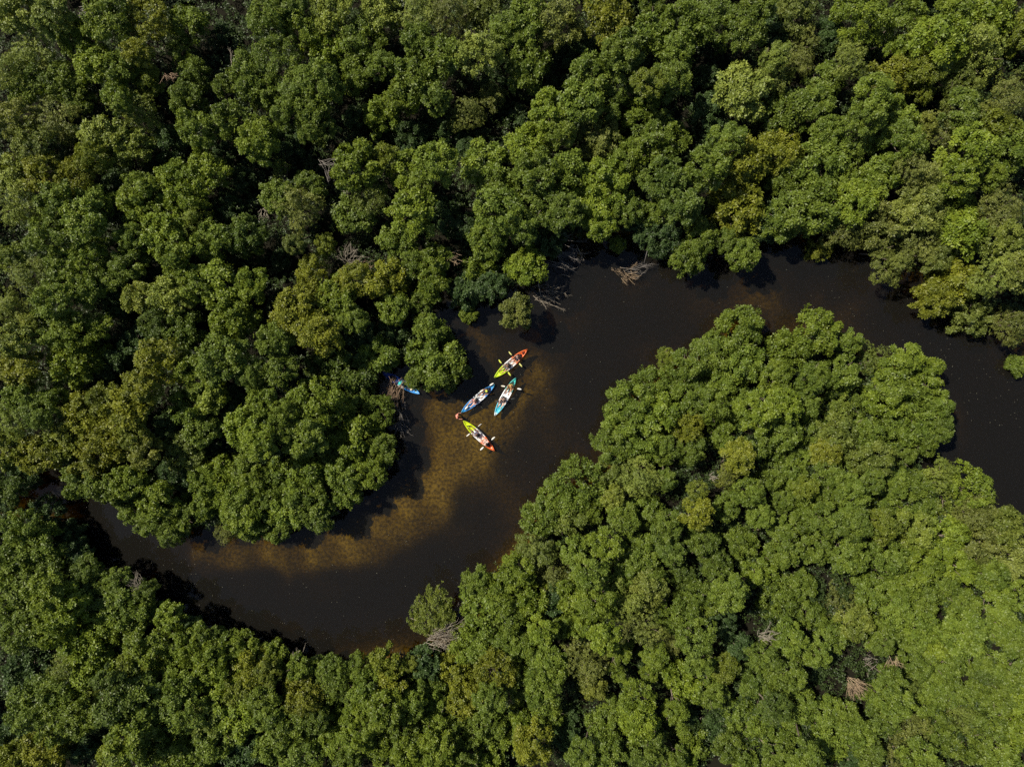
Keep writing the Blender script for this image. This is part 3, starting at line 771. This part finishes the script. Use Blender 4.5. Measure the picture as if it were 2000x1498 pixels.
# ------------------------------------------------------------------ kayaks
def ramp_mat(name, stops, rough=.35):
    """plastic shell whose colour runs along the boat (object x from -2.15 to 2.15)"""
    m, N, L, b = mat(name); tc = N.new('ShaderNodeTexCoord'); sp = N.new('ShaderNodeSeparateXYZ'); L.new(tc.outputs['Object'], sp.inputs[0])
    nz = N.new('ShaderNodeTexNoise'); nz.inputs['Scale'].default_value = 5; L.new(tc.outputs['Object'], nz.inputs['Vector'])
    ad = N.new('ShaderNodeMath'); ad.operation = 'MULTIPLY_ADD'; ad.inputs[1].default_value = .22; L.new(nz.outputs['Fac'], ad.inputs[0]); L.new(sp.outputs[0], ad.inputs[2])
    mr = N.new('ShaderNodeMapRange'); mr.inputs[1].default_value = -2.04; mr.inputs[2].default_value = 2.26; L.new(ad.outputs[0], mr.inputs[0])
    cr = N.new('ShaderNodeValToRGB'); e = cr.color_ramp.elements
    while len(e) < len(stops): e.new(.5)
    for k, (x, c) in enumerate(stops): e[k].position = (x+2.15)/4.3; e[k].color = c+(1,)
    L.new(mr.outputs[0], cr.inputs[0]); L.new(cr.outputs[0], b.inputs['Base Color']); b.inputs['Roughness'].default_value = rough
    return m
def kayak_mesh(seats):
    def sb(x, a, b, s=.07): return 1/(1+math.exp(-(x-a)/s))*1/(1+math.exp((x-b)/s))
    def half(x): t = abs(x)/2.13; return .40*max(0, 1-t**2.5)**.82+.004
    def top(x): t = abs(x)/2.13; return .20+.13*t**3.5
    def keel(x): t = abs(x)/2.13; return -.12+.24*t**5
    def recess(x):
        d = 0
        for s in seats: d = max(d, .10*sb(x, s-.28, s+.18, .04), .19*sb(x, s+.22, s+.95, .05))
        d = max(d, .12*sb(x, -2.0, min(seats)-.42, .06), .09*sb(x, max(seats)+1.05, 1.82, .06))
        return d
    nx_ = 120; prof = 15; V = []; F = []
    for i in range(nx_+1):
        x = -2.125+4.25*i/nx_; w = half(x); zt = top(x); zk = keel(x); rc = recess(x)*min(1, max(0, (w-.09)/.12)); rim = min(.075, w*.4)
        iw = w-rim; hump = .07*rc/.19 if rc > .14 else 0
        ys = [-w*.0, -w*.55, -w*.9, -w, -w+.012, -iw, -iw+.03*min(1, w/.3), -iw*.35, 0, iw*.35, iw-.03*min(1, w/.3), iw, w-.012, w, w*.9, w*.55]
        zs = [zk, zk+.02, zk+(zt-zk)*.35, zt-.05, zt, zt+.012, zt-rc, zt-rc, zt-rc+hump, zt-rc, zt-rc, zt+.012, zt, zt-.05, zk+(zt-zk)*.35, zk+.02]
        V += [(x, y, z) for y, z in zip(ys, zs)]
    n_ = 16
    for i in range(nx_):
        for k in range(n_): F.append((i*n_+k, (i+1)*n_+k, (i+1)*n_+(k+1) % n_, i*n_+(k+1) % n_))
    F += [tuple(range(n_)), tuple(range(nx_*n_, (nx_+1)*n_))[::-1]]
    return mesh_np('kayak_hull', V, F, [], True)
BLACK = plain('black_foam_pad', (.018, .018, .022), .8, .3, .2, 12)
STRAP = plain('grey_webbing', (.10, .10, .11), .8, .3, .2, 12)
def kayak(label, A, B, seats, stops, matname, z=0.0):
    """A = bow point, B = stern point in photo pixels"""
    a, b = W(*A), W(*B); c = (a+b)/2; d = a-b
    k = empty('kayak', (c.x, c.y, z), math.atan2(d.y, d.x), label, 'kayak', 'tandem kayaks on the river')
    me = kayak_mesh(seats); me.materials.append(ramp_mat(matname, stops)); link(bpy.data.objects.new('hull', me), k)
    for s in seats:
        g = MB(); g.box((s-.02, 0, .12), (.40, .42, .05)); st = g.build('seat', BLACK, k)
        g = MB()
        P = [(s-.27, -.21, .16), (s-.33, -.21, .50), (s-.33, .21, .50), (s-.27, .21, .16)]
        g.add([(x+o, y, z_) for o in (0, .045) for (x, y, z_) in P], [(0, 1, 2, 3), (7, 6, 5, 4), (0, 4, 5, 1), (1, 5, 6, 2), (2, 6, 7, 3), (3, 7, 4, 0)])
        g.build('backrest', BLACK, k, False)
        g = MB()
        for sy in (-1, 1): g.tube([(s-.31, sy*.21, .38), (s+.0, sy*.33, .26), (s+.2, sy*.355, .215)], .012, 4)
        g.build('seat_strap', STRAP, k)
    for sx in (-1, 1):
        g = MB(); g.tube([(sx*1.86, 0, .30), (sx*1.93, 0, .35), (sx*2.02, 0, .355), (sx*2.08, 0, .32)], .016, 6); g.build('carry_handle', BLACK, k)
    g = MB(); g.lathe([(.0, .0), (.10, 0), (.105, .015), (.09, .03), (0, .034)], (min(seats)-.40, 0, .205), 14); g.build('hatch_cover', BLACK, k)
    return k
LIME = (.48, .66, .02); ORANGE = (.72, .13, .02); WHITE = (.80, .80, .80)
tri = [(-2.1, ORANGE), (-.50, ORANGE), (-.28, WHITE), (.56, WHITE), (.78, LIME), (2.1, LIME)]
K = {}
K[1] = kayak('lime, white and orange kayak farthest up the river, with pale yellow paddles', (965.5, 737.5), (1029.5, 683), (.42, -.88), tri, 'lime_white_orange_shell')
K[2] = kayak('blue kayak with a white middle, its bow held by the wading person', (900, 806.5), (967.5, 750), (.42, -1.10), [(-2.1, (.03, .35, .50)), (-1.6, (.03, .22, .55)), (-.75, (.03, .22, .60)), (-.5, (.75, .80, .82)), (.25, (.80, .80, .82)), (.6, (.05, .27, .65)), (1.7, (.03, .24, .62)), (2.1, (.03, .32, .50))], 'blue_white_shell')
K[3] = kayak('turquoise kayak with a white middle and green stern beside the blue one', (965.5, 813), (1008, 737), (.34, -1.18), [(-2.1, (.05, .46, .42)), (-.75, (.01, .25, .21)), (-.55, (.82, .82, .84)), (.55, (.80, .82, .84)), (.95, (.04, .42, .55)), (1.7, (.06, .45, .60)), (1.9, (.75, .85, .88))], 'turquoise_white_shell')
K[4] = kayak('lime, white and orange kayak lowest down the river, with white paddles', (904, 820.5), (966.5, 880.5), (.25, -1.0), [(-2.1, (.62, .11, .02)), (-.62, ORANGE), (-.42, WHITE), (.60, WHITE), (.8, (.52, .64, .015)), (2.1, (.55, .66, .015))], 'lime_white_orange_worn_shell')
K[5] = kayak('blue and white kayak half hidden under the round tree at the inner bend', (820, 769), (748, 727), (.42, -.75), [(-2.1, (.01, .04, .30)), (-.3, (.02, .08, .40)), (-.1, (.80, .82, .86)), (.35, (.80, .82, .86)), (.6, (.03, .20, .60)), (2.1, (.06, .30, .70))], 'deep_blue_white_shell')
# ------------------------------------------------------------------ paddles
def paddle(label, A, B, z, bladecol, roll=.5, za=0., zb=0., shaft=None):
    a, b = W(A[0], A[1], z+za), W(B[0], B[1], z+zb); c = (a+b)/2; d = (b-a); L_ = d.length+.40
    p = empty('paddle', c, 0, label, 'paddle', 'double-bladed kayak paddles'); p.rotation_euler = d.to_track_quat('X', 'Z').to_euler()
    g = MB(); g.tube([(-L_/2+.35, 0, 0), (0, 0, 0), (L_/2-.35, 0, 0)], .015, 6); g.build('shaft', shaft or BLACK, p)
    for s in (-1, 1):
        g = MB(); V = []; n_ = 9
        for i in range(n_):
            t = i/(n_-1); x = s*(L_/2-.46+.46*t); w = .105*math.sin(math.pi*min(1, .10+t*.86))**.6*(1 if t < .97 else .75); dz = .018*math.sin(math.pi*t)
            for y, q in ((-w, .0), (0, .012), (w*.88, 0), (0, -.006)): V.append((x, y*math.cos(roll), y*math.sin(roll)*s+q+dz))
        F = [(i*4+k, i*4+(k+1) % 4, i*4+4+(k+1) % 4, i*4+4+k) for i in range(n_-1) for k in range(4)]+[(3, 2, 1, 0), tuple(range((n_-1)*4, n_*4))]
        g.add(V, F); g.build('blade', bladecol, p)
    return p
PY = plain('pale_yellow_blade', (.60, .66, .09), .5, .4, .08); PYC = plain('cream_yellow_blade', (.62, .60, .20), .5, .4, .08)
PW = plain('white_blade', (.74, .72, .66), .5, .4, .08); PG = plain('grey_dipped_blade', (.06, .065, .07), .5, .4, .08)
paddle('pale yellow-green paddle across the front seat of the farthest kayak', (976.7, 705.5), (995.4, 731), .52, PY, .25)
paddle('cream and yellow paddle across the orange rear seat of the farthest kayak', (996.5, 689.5), (1017.3, 713.8), .52, PYC, .45)
paddle('white paddle across the front seat of the lowest kayak', (913.8, 849.5), (938, 830), .52, PW, .9)
paddle('white paddle with one broad blade across the lowest kayak rear seat', (940.8, 876.5), (964, 855.8), .52, PW, .2)
paddle('white-bladed paddle across the rear seat of the turquoise kayak, one blade dipped', (982, 754), (1015, 760), .34, PW, .15, -.42, .25)
paddle('dark paddle across the front seat of the turquoise kayak, one blade dipped', (972, 784), (1003, 779), .34, PG, .3, .1, -.46)
paddle('white paddle laid along the left gunwale of the blue kayak', (940, 764), (961, 750.5), .40, PW, .2)
paddle('pale paddle resting lengthwise over the bow of the blue kayak', (910.5, 797), (930, 776.5), .40, PW, .2)
# ------------------------------------------------------------------ people
dg = None
def skin_mesh(name, chains, smooth_lv=2):
    """chains: list of point lists [(x,y,z,r)...]; a chain whose first point repeats an earlier one joins there"""
    V = []; E = []; Rr = []; look = {}
    for ch in chains:
        prev = None
        for (x, y, z, r) in ch:
            key = (round(x, 4), round(y, 4), round(z, 4))
            if key not in look: look[key] = len(V); V.append((x, y, z)); Rr.append(r)
            i = look[key]
            if prev is not None and prev != i: E.append((prev, i))
            prev = i
    me = bpy.data.meshes.new(name); me.from_pydata(V, E, []); o = bpy.data.objects.new(name, me); link(o)
    md = o.modifiers.new('s', 'SKIN'); md.use_smooth_shade = True
    me.skin_vertices.new() if not me.skin_vertices else None
    for i, r in enumerate(Rr): me.skin_vertices[0].data[i].radius = (r, r); me.skin_vertices[0].data[i].use_root = (i == 0)
    sb_ = o.modifiers.new('b', 'SUBSURF'); sb_.levels = smooth_lv; sb_.render_levels = smooth_lv
    dgr = bpy.context.evaluated_depsgraph_get(); out = bpy.data.meshes.new_from_object(o.evaluated_get(dgr))
    out.name = name; bpy.data.objects.remove(o); out.polygons.foreach_set('use_smooth', np.ones(len(out.polygons), bool))
    return out
def fingers(w, d, side):
    """palm + five bent fingers from wrist w along d; thumb on the inner side"""
    w = Vector(w); d = Vector(d).normalized(); up = Vector((0, 0, 1)); s = d.cross(up).normalized()*side
    dn = s.cross(d)*side; dn = Vector((0, 0, -1)) if dn.length < .1 else (-dn if dn.z > 0 else dn)
    palm = w+d*.07; out = [[(*w, .026), (*palm, .030)]]
    for i, (o, l) in enumerate(((-.028, .062), (-.010, .072), (.010, .068), (.028, .052))):
        b = palm+s*o+d*.02; m_ = b+d*l*.5+dn*.012; e = b+d*l*.62+dn*.045
        out.append([(*palm, .030), (*b, .010), (*m_, .0085), (*e, .007)])
    b = w+d*.035-s*.035; out.append([(*palm, .030), (*b, .011), (*(b+d*.035-s*.012+dn*.02), .0085)])
    return out
def person_meshes(pose):
    P = pose
    hd = P['head']; nk = P['neck']; f = Vector(P['face']).normalized()
    H_ = Vector(hd); side = f.cross(Vector((0, 0, 1))).normalized(); upv = side.cross(f)
    body = [[(*P['pelvis'], .135), (*P['waist'], .125), (*P['chest'], .145), (*P['upper'], .12), (*nk, .052), (*(H_-upv*.07), .070), (*(H_+upv*.01), .092), (*(H_+upv*.075), .075)],
            [(*(H_+upv*.01), .092), (*(H_+f*.098-upv*.005), .016)], [(*(H_-upv*.07), .070), (*(H_+f*.075-upv*.062), .022)]]
    for s in (-1, 1): body.append([(*(H_+upv*.01), .092), (*(H_+side*.098*s-upv*.01), .018)])
    sleeves = []; 
    for s, k in ((1, 'armL'), (-1, 'armR')):
        sh, el, wr = [Vector(q) for q in P[k]]
        body.append([(*P['upper'], .12), (*sh, .062), (*sh.lerp(el, .5), .048), (*el, .040), (*el.lerp(wr, .5), .037), (*wr, .026)])
        body += fingers(wr, (wr-el)*.6+Vector(P.get('hand', (0, 0, 0))), s)
        sleeves.append([(*P['upper'], .135), (*sh, .078), (*sh.lerp(el, .5), .066)])
    shorts = [[(*P['waist'], .14), (*P['pelvis'], .155)]]
    for k in ('legL', 'legR'):
        hp, kn, an, to = [Vector(q) for q in P[k]]
        body.append([(*P['pelvis'], .135), (*hp, .095), (*hp.lerp(kn, .5), .080), (*kn, .058), (*kn.lerp(an, .35), .056), (*an, .036), (*to, .030)])
        shorts.append([(*P['pelvis'], .155), (*hp, .112), (*hp.lerp(kn, .6), .092)])
    shirt = [[(*P['pelvis'], .14), (*P['waist'], .143), (*P['chest'], .162), (*P['upper'], .135)]]+sleeves
    vest = [[(*P['waist'], .165), (*P['chest'], .188), (*Vector(P['chest']).lerp(Vector(P['upper']), .75), .165)]]
    b_ = -f*.02+upv*.025
    hair = [[(*(H_+b_-upv*.05-f*.02), .07), (*(H_+b_), .098), (*(H_+b_+upv*.055), .088)]]
    return dict(body=skin_mesh('body', body), shirt=skin_mesh('shirt', shirt), shorts=skin_mesh('shorts', shorts, 1), vest=skin_mesh('vest', vest), hair=skin_mesh('hair', hair))
SIT = dict(pelvis=(0, 0, .14), waist=(-.04, 0, .28), chest=(-.09, 0, .44), upper=(-.10, 0, .57), neck=(-.08, 0, .66), head=(-.05, 0, .80), face=(1, 0, -.12),
           armL=[(-.09, .19, .57), (.10, .30, .40), (.33, .24, .42)], armR=[(-.09, -.19, .57), (.10, -.30, .40), (.33, -.24, .42)], hand=(.1, 0, -.02),
           legL=[(.05, .10, .14), (.46, .17, .30), (.80, .14, .04), (.90, .16, .12)], legR=[(.05, -.10, .14), (.46, -.17, .30), (.80, -.14, .04), (.90, -.16, .12)])
PM = person_meshes(SIT)
REST = dict(SIT); REST.update(armL=[(-.09, .19, .57), (.04, .31, .36), (.20, .17, .28)], armR=[(-.09, -.19, .57), (.06, -.30, .38), (.30, -.26, .34)], head=(-.06, .01, .80), face=(.95, .3, -.1))
PM2 = person_meshes(REST)
SKIN = {k: plain('skin_'+k, c, .55, .35, .06) for k, c in dict(tan=(.42, .22, .13), pale=(.66, .42, .32), brown=(.25, .12, .07), pink=(.66, .30, .22)).items()}
_cm = {}
def cloth(c):
    if c not in _cm: _cm[c] = plain('cloth_%d' % len(_cm), c, .8, .2, .12, 14)
    return _cm[c]
HAIRD = plain('dark_hair', (.02, .013, .01), .6, .3, .2); HAIRR = plain('red_brown_hair', (.16, .035, .02), .6, .3, .2)
def hat(p, col, H_, f=(1, 0, 0), r=.17, name='hat'):
    g = MB(); g.lathe([(.0, -.01), (r, -.015), (r+.005, .0), (.115, .012), (.108, .07), (.085, .105), (.0, .115)], (H_[0]-.01, H_[1], H_[2]+.035), 18)
    return g.build(name, cloth(col), p)
def person(label, kay, s, sk, shirt, shorts, hair=HAIRD, vest=None, hatc=None, M=PM, dz=0.0, hatr=.17):
    mw = Matrix.Translation(kay.location) @ Matrix.Rotation(kay.rotation_euler.z, 4, 'Z'); p0 = mw @ Vector((s, 0, .05+dz))
    p = empty('person', p0, kay.rotation_euler.z, label, 'person', 'people paddling and wading')
    def add(nm, me, m):
        me = me.copy(); me.materials.clear(); me.materials.append(m); return link(bpy.data.objects.new(nm, me), p)
    add('body', M['body'], SKIN[sk])
    if shirt: add('shirt', M['shirt'], cloth(shirt))
    add('shorts', M['shorts'], cloth(shorts)); add('hair', M['hair'], hair)
    if vest: add('life_vest', M['vest'], cloth(vest))
    if hatc: hat(p, hatc, SIT['head'], r=hatr)
    return p
person('person in grey and dark clothes paddling from the orange rear seat of the farthest kayak', K[1], -.84, 'tan', (.25, .22, .24), (.03, .03, .06), vest=(.05, .05, .09))
person('dark-haired person in a dark top in the front seat of the farthest kayak', K[1], .46, 'tan', (.04, .045, .06), (.25, .26, .28))
person('person in a red top with pale legs in the front seat of the blue kayak', K[2], .46, 'pale', (.45, .07, .08), (.55, .42, .40), M=PM2)
person('person in dark clothes and lime-yellow cap in the rear seat of the blue kayak', K[2], -1.06, 'tan', (.03, .04, .05), (.05, .07, .09), hatc=(.55, .62, .08), M=PM2, hatr=.12)
person('red-haired person in a yellow vest paddling at the back of the turquoise kayak', K[3], -1.14, 'tan', (.60, .48, .12), (.30, .14, .06), hair=HAIRR, vest=(.68, .62, .10))
person('dark-haired person in a black top at the front of the turquoise kayak', K[3], .38, 'pale', (.02, .02, .03), (.04, .04, .05))
person('person in dark navy top at the front of the lowest kayak', K[4], .29, 'brown', (.05, .06, .13), (.20, .23, .32))
person('person in dark green vest with pale arms at the back of the lowest kayak', K[4], -.96, 'pale', (.62, .50, .48), (.60, .45, .42), vest=(.05, .09, .06))
person('person in a white shirt and wide turquoise hat in the half hidden kayak', K[5], -.30+.42, 'pale', (.75, .76, .78), (.35, .42, .46), hatc=(.05, .50, .50), M=PM2, hatr=.24)
# things carried
def bag(label, kay, x, y, col, l=.34, r=.12, ang=0.3, z=.26):
    mw = Matrix.Translation(kay.location) @ Matrix.Rotation(kay.rotation_euler.z, 4, 'Z')
    e = empty('dry_bag', mw @ Vector((x, y, z)), kay.rotation_euler.z+ang, label, 'bag', 'bags carried in the kayaks')
    g = MB(); g.tube([(-l/2, 0, 0), (-l/2+.04, 0, .0), (l/2-.06, 0, 0), (l/2, 0, 0)], [r*.8, r, r*.95, r*.45], 10); g.build('sack', cloth(col), e)
    g = MB(); g.tube([(l/2-.02, -.08, 0), (l/2+.03, 0, .03), (l/2-.02, .08, 0)], .016, 5); g.build('buckle_strap', BLACK, e)
bag('cream bag on the front deck of the half hidden kayak', K[5], 1.22, .02, (.70, .62, .42), ang=1.2)
bag('turquoise bag beside the person in the half hidden kayak', K[5], .55, -.16, (.04, .42, .42), ang=.2)
bag('pale bag strapped on the bow of the blue kayak', K[2], 1.42, .04, (.55, .72, .80), l=.42, r=.10)
bag('dark bag in the stern well of the farthest kayak', K[1], -1.62, 0, (.10, .02, .015), l=.3, r=.10)
bag('small dark bag on the lime bow of the lowest kayak', K[4], 1.35, .0, (.06, .07, .02), l=.26, r=.07, ang=.9, z=.20)
# the wading person between the two bows
wp = W(893, 812); a1 = W(899, 807)-wp; a2 = W(903.5, 819)-wp
ang = math.atan2((a1+a2).y, (a1+a2).x)
rot = Matrix.Rotation(-ang, 3, 'Z'); h1 = rot @ Vector((a1.x, a1.y, 0)); h2 = rot @ Vector((a2.x, a2.y, 0))
if h1.y < h2.y: h1, h2 = h2, h1
bedz = float(bed_depth(np.array([wp.x]), np.array([wp.y]))[0])
Z = lambda v: v
STAND = dict(pelvis=(-.05, 0, .05), waist=(-.02, 0, .20), chest=(.03, 0, .38), upper=(.07, 0, .51), neck=(.10, 0, .59), head=(.15, 0, .72), face=(1, .1, -.35),
             armL=[(.06, .19, .50), (.16, .30, .36), tuple(h1.normalized()*min(.42, h1.length)+Vector((0, .03, .30)))], armR=[(.06, -.19, .50), (.20, -.28, .34), tuple(h2.normalized()*min(.50, h2.length)+Vector((0, -.03, .30)))], hand=(.02, 0, 0),
             legL=[(-.05, .10, .02), (.05, .14, -.38), (-.05, .15, -.80), (.07, .16, -.84)], legR=[(-.05, -.10, .02), (.02, -.13, -.38), (-.08, -.14, -.80), (.05, -.15, -.84)])
PM3 = person_meshes(STAND)
p = empty('person', (wp.x, wp.y, max(bedz+.86, -.05)), ang, 'person in a salmon top standing in the water and holding two bows', 'person', 'people paddling and wading')
for nm, me, m in (('body', PM3['body'], SKIN['pink']), ('shirt', PM3['shirt'], cloth((.62, .22, .16))), ('shorts', PM3['shorts'], cloth((.12, .02, .03))), ('hair', PM3['hair'], HAIRR)):
    me.materials.clear(); me.materials.append(m); link(bpy.data.objects.new(nm, me), p)
# ------------------------------------------------------------------ floating leaf flecks
rr = np.random.default_rng(9); C_, = [[]],
C_ = []
spots = [(1280,940,150),(1180,880,140),(700,1170,110),(600,1190,140),(1110,600,70),(1150,700,130),(1650,620,90),(1700,640,120),(1830,690,60),(880,1110,150),(430,1160,120),(1890,760,60),(1480,560,100),(960,800,60),(820,1060,90),(1080,900,100),(350,1130,60),(1960,800,60)]
while len(C_) < 260:
    a, b_, r = spots[rr.integers(len(spots))]; x, y = a+rr.normal(0, r*.6), b_+rr.normal(0, r*.6)
    p_ = W(x, y); 
    if signed([(p_.x, p_.y)])[0] > .2: C_.append((p_.x, p_.y, .012))
C_ = np.array(C_); V, F, t = leaves(C_, np.tile([[0, 0, 1.]], (len(C_), 1)), 1, .085, .05, rr, None, flat=.02)
V[:, 2] = .012+np.abs(V[:, 2]-.012)*.3
FM = plain('floating_leaf', (.13, .125, .09), .7, .3, .5, 1.3)
fl = link(bpy.data.objects.new('floating_leaves', mesh_np('floating_leaves', V, F, [FM]))); tag(fl, 'tiny pale leaf flecks drifting on the dark river', 'floating leaves', kind='stuff')
